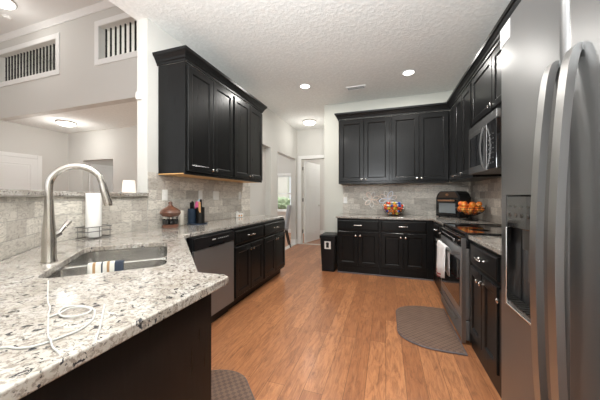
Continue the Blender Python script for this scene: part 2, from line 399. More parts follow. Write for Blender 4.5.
# ------------------------------------------------------------------ cabinet kit (local: x width, -y front, z up)
def door_bm(w_, h_, th=.02, rail=.057, bead=.014, rec=.010):
    b = B(); loops = []
    for ins, y in ((0, 0), (0, -th+.004), (.004, -th), (rail, -th), (rail+bead*.5, -th+.004), (rail+bead, -th+rec), (rail+bead+.002, -th+rec)):
        loops.append([b.verts.new((x, y, z)) for x, z in ((ins, ins), (w_-ins, ins), (w_-ins, h_-ins), (ins, h_-ins))])
    for a, c in zip(loops, loops[1:]):
        for k in range(4): b.faces.new((a[k], a[(k+1) % 4], c[(k+1) % 4], c[k]))
    b.faces.new(loops[-1]); b.faces.new(loops[0][::-1]); return b
def slab_front_bm(w_, h_, th=.02):
    b = B(); loops = []
    for ins, y in ((0, 0), (0, -th+.007), (.004, -th+.003), (.012, -th)):
        loops.append([b.verts.new((x, y, z)) for x, z in ((ins, ins), (w_-ins, ins), (w_-ins, h_-ins), (ins, h_-ins))])
    for a, c in zip(loops, loops[1:]):
        for k in range(4): b.faces.new((a[k], a[(k+1) % 4], c[(k+1) % 4], c[k]))
    b.faces.new(loops[-1]); b.faces.new(loops[0][::-1]); return b
FR = Matrix.Rotation(PI/2, 4, 'X')      # z axis -> -y
def knob(parent, x, z):
    b = lathe(B(), [(.0, 0), (.006, .0), (.0045, .010), (.006, .014), (.0145, .018), (.0155, .023), (.010, .028), (0, .029)][1:], 16, M4=FR)
    return obj('knob', b, 'chrome', parent, loc=(x, -.0205, z), smooth=True)
def pull(parent, x, z, L=.12):
    b = B()
    for s in (-1, 1): lathe(b, [(.008, 0), (.005, .006), (.005, .022), (.007, .027), (0, .030)], 10, M4=Matrix.Translation((s*L*.42, 0, 0)) @ FR)
    tube(b, smoothpts([(-L/2, -.023, 0), (-L*.3, -.027, 0), (0, -.029, 0), (L*.3, -.027, 0), (L/2, -.023, 0)], 3), [.0055]*13, 8)
    return obj('pull', b, 'chrome', parent, loc=(x, -.0205, z), smooth=True)
def add_door(par, x, z, w_, h_, side=None, kz=None):
    o = obj('door', door_bm(w_, h_), 'black_wood', par, loc=(x, -.0006, z))
    if side: knob(o, (w_-.03 if side == 'r' else .03), kz if kz is not None else h_-.06)
    return o
def base_cabinet(label, loc, rz, w_, doors, drawers=1, toe=True, depth=.60, H=CT-.033, group=None, toe_h=.1):
    t_ = thing('base_cabinet', label, 'cabinet', loc, rz, group)
    b = B(); box(b, 0, w_, 0, depth, toe_h if toe else 0, H)
    if toe: box(b, 0, w_, .07, depth, 0, toe_h)
    obj('body', b, 'black_wood', t_)
    dw = (w_-.03)/doors
    z1 = H-.028; dh = .15
    z0 = toe_h+.03
    if drawers:
        ddw = (w_-.03)/drawers
        for i in range(drawers):
            fr = obj('drawer_front', slab_front_bm(ddw-.012, dh), 'black_wood', t_, loc=(.015+i*ddw+.006, -.0006, z1-dh)); pull(fr, (ddw-.012)/2, dh/2)
        top = z1-dh-.03
    else: top = z1
    for i in range(doors):
        side = ('r' if i % 2 == 0 else 'l') if doors > 1 else 'l'
        add_door(t_, .015+i*dw+.004, z0, dw-.008, top-z0, side)
    return t_
def upper_cabinet(label, loc, rz, w_, ndoors, z0=UB, z1=UT, depth=.335, sides=None, widths=None, raw=True):
    t_ = thing('upper_cabinet', label, 'cabinet', loc, rz)
    b = B(); box(b, 0, w_, 0, depth, z0+.012, z1); obj('body', b, 'black_wood', t_)
    b = B(); box(b, 0, w_, 0, .018, z0, z0+.0118); obj('bottom_rail', b, 'black_wood', t_)
    b = B(); box(b, .0, w_, .0182, depth, z0+.002, z0+.0118); obj('bottom_panel', b, 'raw_wood' if raw else 'black_wood', t_)
    ws = widths or [(w_-.03)/ndoors]*ndoors; x = .015
    for i in range(ndoors):
        s = (sides[i] if sides else ('r' if i % 2 == 0 else 'l'))
        add_door(t_, x+.004, z0+.035, ws[i]-.008, z1-z0-.065, s, .035); x += ws[i]
    return t_
# left base run
base_cabinet('black base cabinet right beside the stainless dishwasher, one drawer over two doors', (XB, 2.425, 0), PI/2, .70, 2)
base_cabinet('black base cabinet at the far end of the left counter, one drawer over two doors', (XB, 3.127, 0), PI/2, .775, 2)
t_ = thing('sink_cabinet', 'black diagonal sink base cabinet under the corner counter', 'cabinet', (0, 0, 0))
def wallbox(bm, p, q, th, z0, z1):
    p = Vector(p); q = Vector(q); L = (q-p).length; a = math.atan2(q.y-p.y, q.x-p.x)
    box(bm, 0, L, min(0, th), max(0, th), z0, z1, M4=Matrix.Translation((p.x, p.y, 0)) @ Matrix.Rotation(a, 4, 'Z'))
b = B(); wallbox(b, (-1.555, 1.60), (-.80, .845), -.018, .1, CT-.033); wallbox(b, (-1.60, 1.54), (-.86, .80), -.018, 0, .0995)
box(b, XW+.03, -1.575, 1.745, 1.763, 0, CT-.033)
obj('body', b, 'black_wood', t_)
for i, s in enumerate('rl'):
    p = Vector((-.80, .845)) + Vector((-.7071, .7071))*(.06+i*.47) + Vector((.7071, .7071))*.001
    o = obj('door', door_bm(.46, .72), 'black_wood', t_, loc=(p.x, p.y, .13), rotz=PI*.75)
    knob(o, .43 if s == 'r' else .03, .66)
t_ = thing('base_cabinet', 'black end cabinet with plain side panel under the near counter overhang', 'cabinet', (0, 0, 0))
b = B(); prism(b, [(-.622, .815), (-1.05, .80), (-1.05, .015), (-.622, -.415)], 0, CT-.033); obj('body', b, 'black_wood', t_)
obj('end_panel', bx(-1.04, -.63, .8165, .832, 0, CT-.033), 'black_wood', t_)

# dishwasher
t_ = thing('dishwasher', 'stainless dishwasher with black control strip in the left counter run', 'dishwasher', (XB, 1.795, 0), PI/2)
W_ = .612
obj('body', bx(0.004, W_-.004, .002, .57, .1, CT-.036), 'black_plastic', t_)
obj('front_panel', bx(.004, W_-.004, -.022, .0015, .12, .762), 'brushed_steel', t_, bevel=.004)
o = obj('control_panel', bx(.004, W_-.004, -.026, .0015, .765, CT-.044), 'black_plastic', t_, bevel=.006)
obj('handle', bx(.18, .42, -.032, -.0265, .768, .786), 'black_glass', t_, bevel=.002)
b = B()
for i in range(6): box(b, .33+i*.03, .347+i*.03, -.0268, -.0262, .826, .833)
obj('control_marks', b, 'grey_mark', t_); obj('badge', bx(.24, .29, -.0268, -.0262, .824, .836), 'grey_mark', t_)
obj('kick_plate', bx(.004, W_-.004, .05, .07, .002, .1), 'black_plastic', t_)

# countertop of the left run with the sink cut out
SU0, SU1, ST0, ST1, SD = -.465, -.012, 1.335, 2.05, 1.655
hole = [tuple(ut(u, t)[:2]) for u, t in rrect(SU0, SU1, ST0, ST1, .07)]
XN = -.592; YN = .905
DK = -1.0505                                # the tiled diagonal wall: x + y = DK
outl = [(XF, 3.935), (XF, 1.735), (-.745, .90), (-.62, YN), (XN, YN-.015), (XN, DK-XN), (XW+.0005, DK-XW), (XW+.0005, 3.935)]
b = slab(B(), [outl, hole], CT-.032, CT)
tag(obj('countertop', b, 'granite', bevel=.005, seg=3), 'speckled white granite countertop with the sink, running from near left to the far end', 'countertop')
# raised granite bar ledge on the half wall
lz0, lz1 = 1.2325, 1.267
def ln(off, dlt):                          # ledge corner on the offset lines
    x = XW+off; return (x, DK+off*R2-x)
kx = 1.70
fo, bo = .028, -.27
lin = [(XW+fo, YEND-.003), ln(fo, 0), (XW+kx, DK+fo*R2-XW-kx), (XW+kx+bo*R2/2-.02, DK+bo*R2-(XW+kx+bo*R2/2-.02)), ln(bo, 0), (XW+bo, YEND-.003)]
tag(obj('bar_ledge', prism(B(), lin[::-1], lz0, lz1), 'granite', bevel=.005, seg=3), 'raised granite bar ledge on top of the tiled half wall', 'bar ledge')

# sink
t_ = thing('kitchen_sink', 'undermount stainless double-bowl sink in the corner counter', 'sink', (0, 0, 0))
def basin(t0, t1, depth):
    b = B(); rings = []
    for ins, z in ((-.012, CT-.033), (0, CT-.033), (.001, CT-.05), (.006, CT-depth+.03), (.03, CT-depth+.004), (.06, CT-depth)):
        r_ = max(.068-ins*.4, .02)
        rings.append([b.verts.new(ut(u, t, z)) for u, t in rrect(SU0+ins, SU1-ins, t0+ins, t1-ins, r_)])
    for a, c in zip(rings, rings[1:]):
        for k in range(len(a)): b.faces.new((a[k], a[(k+1) % len(a)], c[(k+1) % len(a)], c[k]))
    b.faces.new(rings[-1]); return b
obj('basin', basin(ST0, SD-.014, .20), 'sink_steel', t_, smooth=True)
obj('basin', basin(SD+.014, ST1, .20), 'sink_steel', t_, smooth=True)
o = obj('divider', bx(SU0, SU1, -.0125, .0125, -.012, 0), 'sink_steel', t_, bevel=.005); o.location = ut(0, SD, CT-.030); o.rotation_euler = (0, 0, PI/4)
for tt in ((ST0+SD)/2, (ST1+SD)/2):
    b = lathe(B(), [(.038, 0), (.04, .003), (.03, .004), (.028, .001), (0, .001)], 18); o = obj('drain', b, 'chrome', t_, smooth=True); o.location = ut(-.24, tt, CT-.1995)
# faucet
fu, ft = -.517, 1.66
t_ = thing('faucet', 'tall brushed nickel gooseneck pull-down faucet behind the sink', 'faucet', ut(fu, ft, CT+.0005), PI/4)
# local x = +u (towards the front), local z up
obj('base', lathe(B(), [(.031, 0), (.031, .006), (.028, .012), (.0275, .10), (.026, .15), (.021, .20), (.0185, .25), (.0168, .30)], 24), 'faucet_nickel', t_, smooth=True)
arch = [(0, 0, .28), (0, 0, .35)]+[(.106-.106*math.cos(a), 0, .362+.105*math.sin(a)) for a in [PI*i/12 for i in range(1, 11)]]
arch += [(.212, 0, .370)]
obj('neck', tube(B(), smoothpts(arch, 4), .0155, 14), 'faucet_nickel', t_, smooth=True)
obj('spray_head', tube(B(), [(.209, 0, .385), (.215, 0, .35), (.231, 0, .285), (.233, 0, .267)], [.0160, .0175, .0205, .018], 16), 'faucet_nickel', t_, smooth=True)
b = tube(B(), [(.015, .005, .125), (.03, .03, .135)], [.016, .015], 12); tube(b, smoothpts([(.03, .03, .137), (.04, .055, .160), (.05, .095, .185)], 4), [.008, .012], 10)
obj('lever', b, 'faucet_nickel', t_, smooth=True)
# striped dish towel over the sink divider
b = B(); prof = [(-.0215, -.075), (-.020, -.04), (-.0185, -.008), (-.012, .0035), (0, .0045), (.012, .0035), (.0185, -.008), (.021, -.05)]
rows = []
for i in range(9):
    x = -.075+.15*i/8; rows.append([b.verts.new((x, y*(1+.10*math.sin(i*1.3)) , z-(.008*math.sin(i*.9) if z < -.03 else 0))) for y, z in prof])
for a, c in zip(rows, rows[1:]):
    for k in range(len(a)-1): b.faces.new((a[k], a[k+1], c[k+1], c[k]))
o = obj('dish_towel', b, 'dish_towel', smooth=True); o.location = ut(-.29, SD, CT-.028); o.rotation_euler = (0, 0, PI/4)
sm = o.modifiers.new('s', 'SOLIDIFY'); sm.thickness = .002; sm.offset = 1
tag(o, 'white dish towel with tan and navy stripes draped over the sink divider', 'towel')

# ------------------------------------------------------------------ upper cabinets, left
wl_ = (3.70-2.05)/2
upper_cabinet('black upper cabinet on the left wall, near one with the wide exposed side panel', (XW+.345, 2.05, 0), PI/2, wl_, 2)
upper_cabinet('black upper cabinet on the left wall, far one towards the hall', (XW+.345, 2.05+wl_+.001, 0), PI/2, wl_-.001, 2)
cp = [(0, UT+.002), (.012, UT+.002), (.014, UT+.02), (.024, UT+.03), (.03, UT+.045), (.05, UT+.075), (.062, UT+.083), (.066, UT+.108), (0, UT+.108)]
fx = XW+.345
tag(obj('crown_moulding', crown('c', [(XW+.002, 2.05), (fx, 2.05), (fx, 3.70), (XW+.002, 3.70)], cp), 'black_wood'),
    'black crown moulding capping the two left wall cabinets', 'moulding')
# ------------------------------------------------------------------ back run
UY = YBW-.345; bw = (.90+.755)/2
x0 = -.752; wb = .665
base_cabinet('black base cabinet on the back wall beside the trash can, one drawer over two doors', (x0, YB+.025, 0), 0, wb, 2, toe=False)
base_cabinet('black base cabinet on the back wall near the range, one drawer over two doors', (x0+wb+.001, YB+.025, 0), 0, wb+.005, 2, toe=False)
obj('filler_panel', bx(wb+.0055, .752, 0, .018, 0, CT-.033), 'black_wood', [o_ for o_ in C.objects if o_.get('label', '').startswith('black base cabinet on the back wall near')][0])
struct('trim_10', bx(x0, .66, YB+.008, YB+.0245, .0005, .018), 'mat_edge', bevel=.004)
x1 = .925; wu = (x1+.775)/2-.001
upper_cabinet('black upper cabinet on the back wall, left pair of doors above the candy bowl', (-.775, UY, 0), 0, wu, 2, raw=False)
upper_cabinet('black upper cabinet on the back wall, right pair of doors above the air fryer', (-.775+wu+.001, UY, 0), 0, wu-.002, 2, raw=False)
# right run
UX = XRW-.347
base_cabinet('narrow black base cabinet between the back corner and the range', (XR+.025, 4.17, 0), -PI/2, .83, 2, drawers=2, toe=False)
base_cabinet('black base cabinet between the range and the refrigerator, one drawer over two doors', (XR+.025, 2.455, 0), -PI/2, .58, 2, toe=False)
base_cabinet('black base cabinet tucked beside the refrigerator', (XR+.025, 1.874, 0), -PI/2, .51, 1, toe=False)
upper_cabinet('tall black three-door upper cabinet on the right wall between corner and microwave', (UX, 4.46, 0), -PI/2, 1.075, 3, sides=['r', 'l', 'l'], widths=[.34, .34, .365], raw=False)
upper_cabinet('short black cabinet above the microwave', (UX, 3.384, 0), -PI/2, 1.22, 2, z0=1.985)
upper_cabinet('black cabinet above the refrigerator', (UX, 2.163, 0), -PI/2, 2.0, 4, z0=1.985)
tag(obj('crown_moulding', crown('c', [(-.775, YBW-.002), (-.775, UY), (UX, UY), (UX, .163)], cp), 'black_wood'),
    'black crown moulding running along back wall cabinets and turning onto the right wall', 'moulding')
b = prism(B(), [(-.777, YB), (XR, YB), (XR, 3.334), (XRW-.008, 3.334), (XRW-.008, YBW-.009), (-.777, YBW-.009)], CT-.032, CT)
tag(obj('countertop', b, 'granite', bevel=.005, seg=3), 'granite countertop along the back wall turning the corner to the range', 'countertop')
tag(obj('countertop', prism(B(), [(XR, 2.456), (XR, 1.36), (XRW-.008, 1.36), (XRW-.008, 2.456)], CT-.032, CT), 'granite', bevel=.005, seg=3), 'short granite countertop between the range and the refrigerator', 'countertop')

# ------------------------------------------------------------------ range (local x along the front, -y front)
RY0 = 3.33; RW = .87
t_ = thing('electric_range', 'stainless slide-in electric range with black glass cooktop and a towel on its handle', 'range', (XR-.014, RY0, 0), -PI/2)
obj('body', bx(.004, RW-.004, .03, .62, .03, .885), 'dark_steel', t_)
o = obj('cooktop', bx(.0, RW, -.005, .625, .8855, .925), 'black_glass', t_, bevel=.004)
b = B(); box(b, 0, RW, -.012, .012, .9255, .932); box(b, 0, .012, .0125, .62, .9255, .932); box(b, RW-.012, RW, .0125, .62, .9255, .932); box(b, .0, RW, .600, .625, .9322, .942)
obj('cooktop_rim', b, 'black_metal', t_, bevel=.003)
for (bx_, by_, br_) in ((.2, .18, .10), (.2, .45, .075), (.58, .18, .075), (.58, .45, .10)):
    obj('burner_ring', lathe(B(), [(br_, 0), (br_, .0006), (br_-.003, .0006), (br_-.003, 0)], 28), 'dark_steel', t_, loc=(bx_, by_, .9252))
obj('control_panel', bx(.004, RW-.004, -.03, .028, .80, .884), 'black_glass', t_, bevel=.006)
b = B()
for i in range(10): box(b, .1+i*.055, .128+i*.055, -.0308, -.0302, .838, .846)
obj('control_marks', b, 'grey_mark', t_)
dr = obj('oven_door', bx(.006, RW-.006, -.03, .028, .21, .795), 'range_steel', t_, bevel=.006)
obj('oven_window', bx(.07, RW-.07, -.0325, -.0305, .29, .69), 'black_glass', dr, bevel=.001)
b = tube(B(), [(.06, -.085, .745), (RW-.06, -.085, .745)], .0145, 14)
for x in (.08, RW-.08): box(b, x-.012, x+.012, -.085, -.031, .733, .757)
obj('oven_handle', b, 'handle_steel', dr, smooth=True)
dw_ = obj('storage_drawer', bx(.006, RW-.006, -.03, .028, .04, .203), 'brushed_steel', t_, bevel=.006)
b = tube(B(), [(.1, -.055, .175), (RW-.1, -.055, .175)], .009, 10)
for x in (.12, RW-.12): box(b, x-.008, x+.008, -.055, -.031, .169, .181)
obj('drawer_handle', b, 'handle_steel', dw_, smooth=True)
obj('side_trim', bx(RW-.012, RW-.0005, -.034, .0, .02, .884), 'handle_steel', t_, bevel=.002)
# towel hanging from the oven handle
b = B(); rows = []; n = 14; w_ = .40
for i in range(n+1):
    s = i/n; x = s*w_; f = .010*math.sin(s*13)+.006*math.sin(s*29)
    zf = -.30-.03*math.sin(s*PI*1.3)-(.05 if s < .25 else 0)*(1-s*4); zb = -.26
    rows.append([b.verts.new(q) for q in ((x+.03*(s-.5), -.022+f*1.3-.004, zf), (x, -.021+f, zf*.6), (x, -.0185+f*.4, zf*.25), (x, -.0175, -.004), (x, -.012, .012), (x, 0, .0172), (x, .012, .012), (x, .0175, -.004), (x, .0185+f*.3, zb*.5), (x, .019+f*.4, zb))])
for a, c in zip(rows, rows[1:]):
    for k in range(len(a)-1): b.faces.new((a[k], a[k+1], c[k+1], c[k]))
o = obj('hand_towel', b, 'oven_towel', smooth=True); o.location = (XR-.014-.085, 3.13, .745); o.rotation_euler = (0, 0, -PI/2)
sm = o.modifiers.new('s', 'SOLIDIFY'); sm.thickness = .003; sm.offset = 0
tag(o, 'white kitchen towel with red hem stripes hanging from the oven handle', 'towel')

# ------------------------------------------------------------------ microwave over the range
t_ = thing('microwave', 'black and stainless over-the-range microwave with an arched handle', 'microwave', (UX-.03, 3.375, 0), -PI/2)
MW = .77; m0, m1 = 1.475, 1.98
obj('body', bx(0, MW, .02, .37, m0, m1), 'dark_steel', t_)
obj('vent_strip', bx(0, MW, -.012, .0195, m1-.075, m1), 'mid_steel', t_, bevel=.003)
dr = obj('door', bx(0, .545, -.015, .0195, m0, m1-.078), 'mid_steel', t_, bevel=.004)
obj('door_window', bx(.05, .47, -.0175, -.0155, m0+.07, m1-.12), 'black_glass', dr)
obj('handle', ribbon(B(), smoothpts([(.50, -.016, m1-.095), (.50, -.038, m1-.13), (.50, -.055, (m0+m1)/2-.03), (.50, -.038, m0+.06), (.50, -.016, m0+.025)], 6), (1, 0, 0), .022, .012), 'dark_steel', dr, smooth=True)
cp_ = obj('control_panel', bx(.548, MW, -.014, .0195, m0, m1-.078), 'black_glass', t_, bevel=.003)
b = B()
for i in range(3):
    for j in range(7): box(b, .585+i*.05, .61+i*.05, -.0152, -.0142, m0+.05+j*.042, m0+.062+j*.042)
obj('button_marks', b, 'dark_steel', cp_)

# ------------------------------------------------------------------ refrigerator
FX = .46; FY = 1.318; FH = 1.93
t_ = thing('refrigerator', 'stainless side-by-side refrigerator with curved bar handles and ice dispenser', 'refrigerator', (FX, FY, 0), -PI/2)
FW = .91; FS = .427
obj('body', bx(.005, FW-.005, .062, .80, .02, FH-.01), 'dark_steel', t_)
def fdoor(x0, x1, cut=None):
    # front outline bowed slightly outward, rounded at both vertical edges
    n = 14; pts = []
    for i in range(n+1):
        s = i/n; x = x0+(x1-x0)*s
        e_ = min(s, 1-s)*(x1-x0); rd = .022
        y = 0 if e_ > rd else rd-math.sqrt(max(rd*rd-(rd-e_)**2, 0))
        pts.append((x, y))
    return pts
def arc_front(x0, x1, r=.022, k=5):
    L = [(x0+r-r*math.cos(PI/2*i/k), r-r*math.sin(PI/2*i/k)) for i in range(k+1)]
    R_ = [(x1-r+r*math.sin(PI/2*i/k), r-r*math.cos(PI/2*i/k)) for i in range(k+1)]
    return L+R_
# left (freezer) door with a recess: outline pieces around the dispenser opening
dx0, dx1, dz0, dz1 = .065, .30, .80, 1.235
b = B()
fr = arc_front(.003, FS-.003)
prism(b, fr+[(FS-.003, .058), (.003, .058)], .10, dz0); prism(b, fr+[(FS-.003, .058), (.003, .058)], dz1, FH)
kl = 6
prism(b, fr[:kl]+[(dx0, 0), (dx0, .058), (.003, .058)], dz0, dz1); prism(b, [(dx1, 0)]+fr[kl:]+[(FS-.003, .058), (dx1, .058)], dz0, dz1)
bmesh.ops.remove_doubles(b, verts=b.verts, dist=1e-5)
fd = obj('freezer_door', b, 'fridge_steel', t_, smooth=True)
b = B(); prism(b, arc_front(FS+.003, FW-.003)+[(FW-.003, .058), (FS+.003, .058)], .10, FH); rd_ = obj('refrigerator_door', b, 'fridge_steel', t_, smooth=True)
obj('seam_gasket', bx(FS-.0025, FS+.0025, .03, .06, .10, FH), 'black_plastic', t_)
obj('kick_grille', bx(.01, FW-.01, .03, .06, .01, .095), 'black_plastic', t_)
dp = obj('dispenser', bx(dx0, dx1, .050, .0575, dz0, dz1), 'black_plastic', t_)
b = B(); box(b, dx0+.002, dx1-.002, .002, .0495, dz1-.125, dz1-.002); obj('dispenser_panel', b, 'black_glass', dp, bevel=.004)
b = B()
for i in range(4): lathe(b, [(.008, 0), (.008, .002), (0, .002)], 10, M4=Matrix.Translation((.095+i*.045, .0018, dz1-.075)) @ FR)
for i in range(4): box(b, .088+i*.045, .102+i*.045, .0008, .0018, dz1-.045, dz1-.040)
obj('dispenser_buttons', b, 'dark_steel', dp)
b = B(); wq = .006
box(b, dx0-.001, dx0+wq, -.003, .049, dz0, dz1-.127); 
prism(b, [(dx0, -.004), (dx1, -.004), (dx1, .049), (dx0, .049)], dz0, dz0+.007)
obj('dispenser_trim', b, 'chrome', dp, bevel=.002)
b = B(); prism(b, [(dx0+.01, .0485), (dx1-.01, .0485), (dx1-.01, .005), (dx0+.01, .005)][::-1], dz0+.008, dz0+.016)
for i in range(9): box(b, dx0+.015+i*.023, dx0+.027+i*.023, .006, .048, dz0+.0162, dz0+.020)
obj('drip_tray', b, 'dark_steel', dp)
b = B(); box(b, .15, .215, .018, .045, dz1-.20, dz1-.126); box(b, .165, .20, .028, .036, dz0+.12, dz1-.201); obj('dispenser_paddle', b, 'dark_steel', dp, bevel=.003)
def fhandle(par, x):
    P = smoothpts([(x, .002, 1.60), (x, -.010, 1.595), (x, -.022, 1.53), (x, -.036, 1.35), (x, -.045, 1.10), (x, -.042, .85), (x, -.034, .66), (x, -.018, .50), (x, .002, .43)], 6)
    return obj('handle', ribbon(B(), P, (1, 0, 0), .034, .018), 'handle_steel', par, bevel=.005, seg=3)
fhandle(fd, FS-.040); fhandle(rd_, FS+.050)
lb = obj('energy_label', bx(.012, .100, -.0012, -.0004, FH-.078, FH-.004), 'paper', t_); lb.location = (0, -.0002, 0)
b = B(); 
for i in range(2): box(b, .02, .09, -.0022, -.0015, FH-.022-i*.014, FH-.020-i*.014)
box(b, .013, .099, -.0022, -.0015, FH-.055, FH-.050)
obj('printed_lines', b, 'grey_mark', lb)

# ------------------------------------------------------------------ small things, left counter
def onc(x, y): return (x, y, CT+.0008)
# paper towel roll in a wire caddy
cx, cy = -2.105, 1.385
t_ = thing('wire_caddy', 'brushed wire sponge caddy standing behind the sink against the tiles', 'caddy', onc(cx, cy))
for z in (.008, .055, .088): obj('wire_ring', tube(B(), [(x, y, z) for x, y in rrect(-.055, .055, -.10, .10, .015, 3)]+[(.055, -.085, z)], .0032, 6), 'mid_steel', t_)
b = B()
for x, y in ((-.055, -.08), (-.055, .08), (.055, -.08), (.055, .08), (.055, 0), (-.055, 0)): tube(b, [(x, y, .0022), (x, y, .088)], .002, 6)
for i in range(7): tube(b, [(-.055, -.08+i*.0267, .008), (.055, -.08+i*.0267, .008)], .0016, 6)
obj('upright_wires', b, 'mid_steel', t_)
b = lathe(B(), [(.02, 0), (.048, 0), (.049, .002), (.049, .328), (.048, .33), (.02, .33), (.02, 0)], 28)
tag(obj('paper_towel_roll', b, 'white_matte', loc=(cx, cy-.005, CT+.0125), smooth=True), 'white paper towel roll standing upright in the wire caddy', 'paper towel')
# onion-domed spice carousel
t_ = thing('spice_carousel', 'brown wooden onion-domed carousel holding small dark jars', 'spice rack', onc(-2.07, 2.085))
obj('base', lathe(B(), [(.072, 0), (.078, .006), (.078, .03), (.07, .036)], 28), 'brown_wood', t_, smooth=True)
obj('dome', lathe(B(), [(.075, .118), (.078, .123), (.092, .135), (.098, .155), (.088, .178), (.058, .20), (.034, .212), (.022, .224), (.017, .238), (.021, .247), (.017, .262), (.0, .268)], 32), 'brown_wood', t_, smooth=True)
obj('spindle', lathe(B(), [(.018, .036), (.018, .118)], 12), 'brown_wood', t_)
for i in range(8):
    a = 2*PI*i/8+.2; j = obj('jar', lathe(B(), [(.020, 0), (.021, .003), (.021, .05), (.016, .056), (0, .056)], 14), 'black_glass', t_, loc=(.052*math.cos(a), .052*math.sin(a), .0365), smooth=True)
    obj('lid', lathe(B(), [(.019, 0), (.019, .018), (.0, .018)], 14), 'chrome', j, loc=(0, 0, .0565), smooth=True)
tag(obj('jar', lathe(B(), [(.026, 0), (.029, .004), (.029, .15), (.026, .16), (.0, .162)], 18), 'cream', loc=onc(-2.13, 2.30), smooth=True), 'tall plain cream jar between spice carousel and utensil caddy', 'jar')
# utensil caddy
ux, uy = -2.06, 2.47
t_ = thing('utensil_caddy', 'dark navy metal utensil caddy of joined round cups', 'utensil holder', onc(ux, uy), math.radians(-40))
obj('tray', lathe(B(), [(.11, 0), (.112, .004), (.112, .012), (.108, .014)], 30), 'navy', t_, smooth=True)
def cup(x, y, r, h, mt): return obj('cup', lathe(B(), [(r*.96, 0), (r, .002), (r, h), (r-.003, h), (r-.003, .004), (0, .004)], 22), mt, t_, loc=(x, y, .0145), smooth=True)
cup(0, -.055, .048, .165, 'navy'); cup(-.060, .022, .045, .185, 'black_metal'); cup(.060, .022, .045, .18, 'black_metal')
obj('centre_post', tube(B(), [(0, .0, .0145), (0, 0, .20)], .006, 8), 'chrome', t_)
def ww(lx, ly, lz): a = math.radians(-40); return Vector((ux+lx*math.cos(a)-ly*math.sin(a), uy+lx*math.sin(a)+ly*math.cos(a), CT+lz))
def utensil(name, label, lx, ly, tipx, tipy, L, head, mt, mt2=None, z0=.022):
    p = ww(lx, ly, z0); d_ = (ww(tipx, tipy, L)-p); t_ = thing(name, label, 'utensil', p)
    L_ = d_.length; q = Vector((0, 0, 1)).rotation_difference(d_.normalized()).to_matrix().to_4x4()
    if head == 'knife':
        h = obj('handle', box(B(), -.012, .012, -.007, .007, L_*.5, L_, M4=q), mt, t_, bevel=.004); obj('blade', box(B(), -.011, .011, -.001, .001, 0, L_*.5-.001, M4=q), 'chrome', t_)
    elif head == 'spoon':
        obj('handle', tube(B(), [q @ Vector((0, 0, 0)), q @ Vector((0, 0, L_*.74))], .005, 8), mt, t_, smooth=True)
        obj('bowl', lathe(B(), [(0, 0), (.012, .008), (.026, .035), (.024, .06), (.012, .078), (0, .083)], 14, M4=q @ Matrix.Translation((0, 0, L_*.74)) , sy=.35), mt2 or mt, t_, smooth=True)
    else:
        obj('handle', tube(B(), [q @ Vector((0, 0, 0)), q @ Vector((0, 0, L_*.6))], .006, 8), mt, t_, smooth=True)
        obj('blade', box(B(), -.028, .028, -.003, .003, L_*.6+.001, L_, M4=q), mt2 or mt, t_, bevel=.002)
utensil('wooden_spoon', 'brown wooden spoon, leftmost in the navy utensil caddy', -.065, .02, -.095, .03, .205, 'spoon', 'bronze')
utensil('serving_spoon', 'pale blue serving spoon in the navy utensil caddy', -.045, .01, -.045, .03, .27, 'spoon', 'pale_blue')
utensil('spatula', 'black spatula standing in front cup of the utensil caddy', .0, -.055, .0, -.06, .25, 'spat', 'black_plastic')
utensil('serving_spoon', 'black serving spoon with narrow bowl in the utensil caddy', -.02, -.06, -.03, -.05, .24, 'spoon', 'black_plastic')
utensil('spatula', 'pink spatula half hidden in the utensil caddy', .02, -.03, .02, .0, .26, 'spat', 'black_plastic', 'pink')
utensil('kitchen_knife', 'yellow handled knife leaning right in the utensil caddy', .045, .02, .065, .01, .25, 'knife', 'yellow')
utensil('kitchen_knife', 'black handled knife, tallest in the utensil caddy', .058, .03, .085, .02, .285, 'knife', 'black_plastic')
utensil('kitchen_knife', 'light wood handled knife, rightmost in the utensil caddy', .075, .015, .115, .0, .255, 'knife', 'light_wood')
# little white counter blocks near the far end
t_ = thing('block_calendar', 'small white block ornament with orange windows near far end of left counter', 'ornament', onc(-2.12, 3.46), PI/2-.5)
obj('block', bx(-.06, .06, -.02, .02, 0, .06), 'white_plastic', t_, bevel=.003)
obj('gable', prism(B(), [(-.06, 0), (0, .0), (-.03, .035)], -.018, .018), 'white_plastic', t_, loc=(0, 0, .0605)).rotation_euler = (PI/2, 0, 0)
b = B(); box(b, -.02, .005, -.0212, -.0203, .012, .04); box(b, .022, .045, -.0212, -.0203, .012, .04); obj('tile', b, 'light_wood', t_)
# charging cord and its plug on the near counter
zc_ = CT+.0026
def cordz(P, dz=0): return [(x, y, zc_+dz) for x, y in P]
t_ = thing('charging_cable', 'white charging cable coiled on the near end of the granite counter', 'cable', (-.79, .48, CT))
def wcable(nm, P, r): 
    P = smoothpts(P, 6); b = tube(B(), P, r, 8)
    for v in b.verts: v.co -= Vector((-.79, .48, CT))
    return obj(nm, b, 'cord_white', t_, smooth=True)
A_ = [(-.754, .317), (-.716, .327), (-.693, .348), (-.686, .38), (-.683, .417), (-.704, .457), (-.738, .487), (-.779, .507), (-.83, .508), (-.86, .491), (-.844, .465), (-.801, .448), (-.762, .452), (-.748, .472), (-.762, .493), (-.797, .497), (-.83, .483), (-.827, .458), (-.829, .433)]
A_ = [(-.80, .20), (-.79, .27)]+A_
Z_ = [0]*13+[.001, .004, .0055, .005, .0055, .0035, .001, 0]
wcable('cable', [(x, y, zc_+z) for (x, y), z in zip(A_, Z_)], .0024)
wcable('cable', cordz([(-.773, .537), (-.691, .473), (-.635, .428), (-.607, .403)], 0)+[(-.597, .396, CT-.012)], .0024)
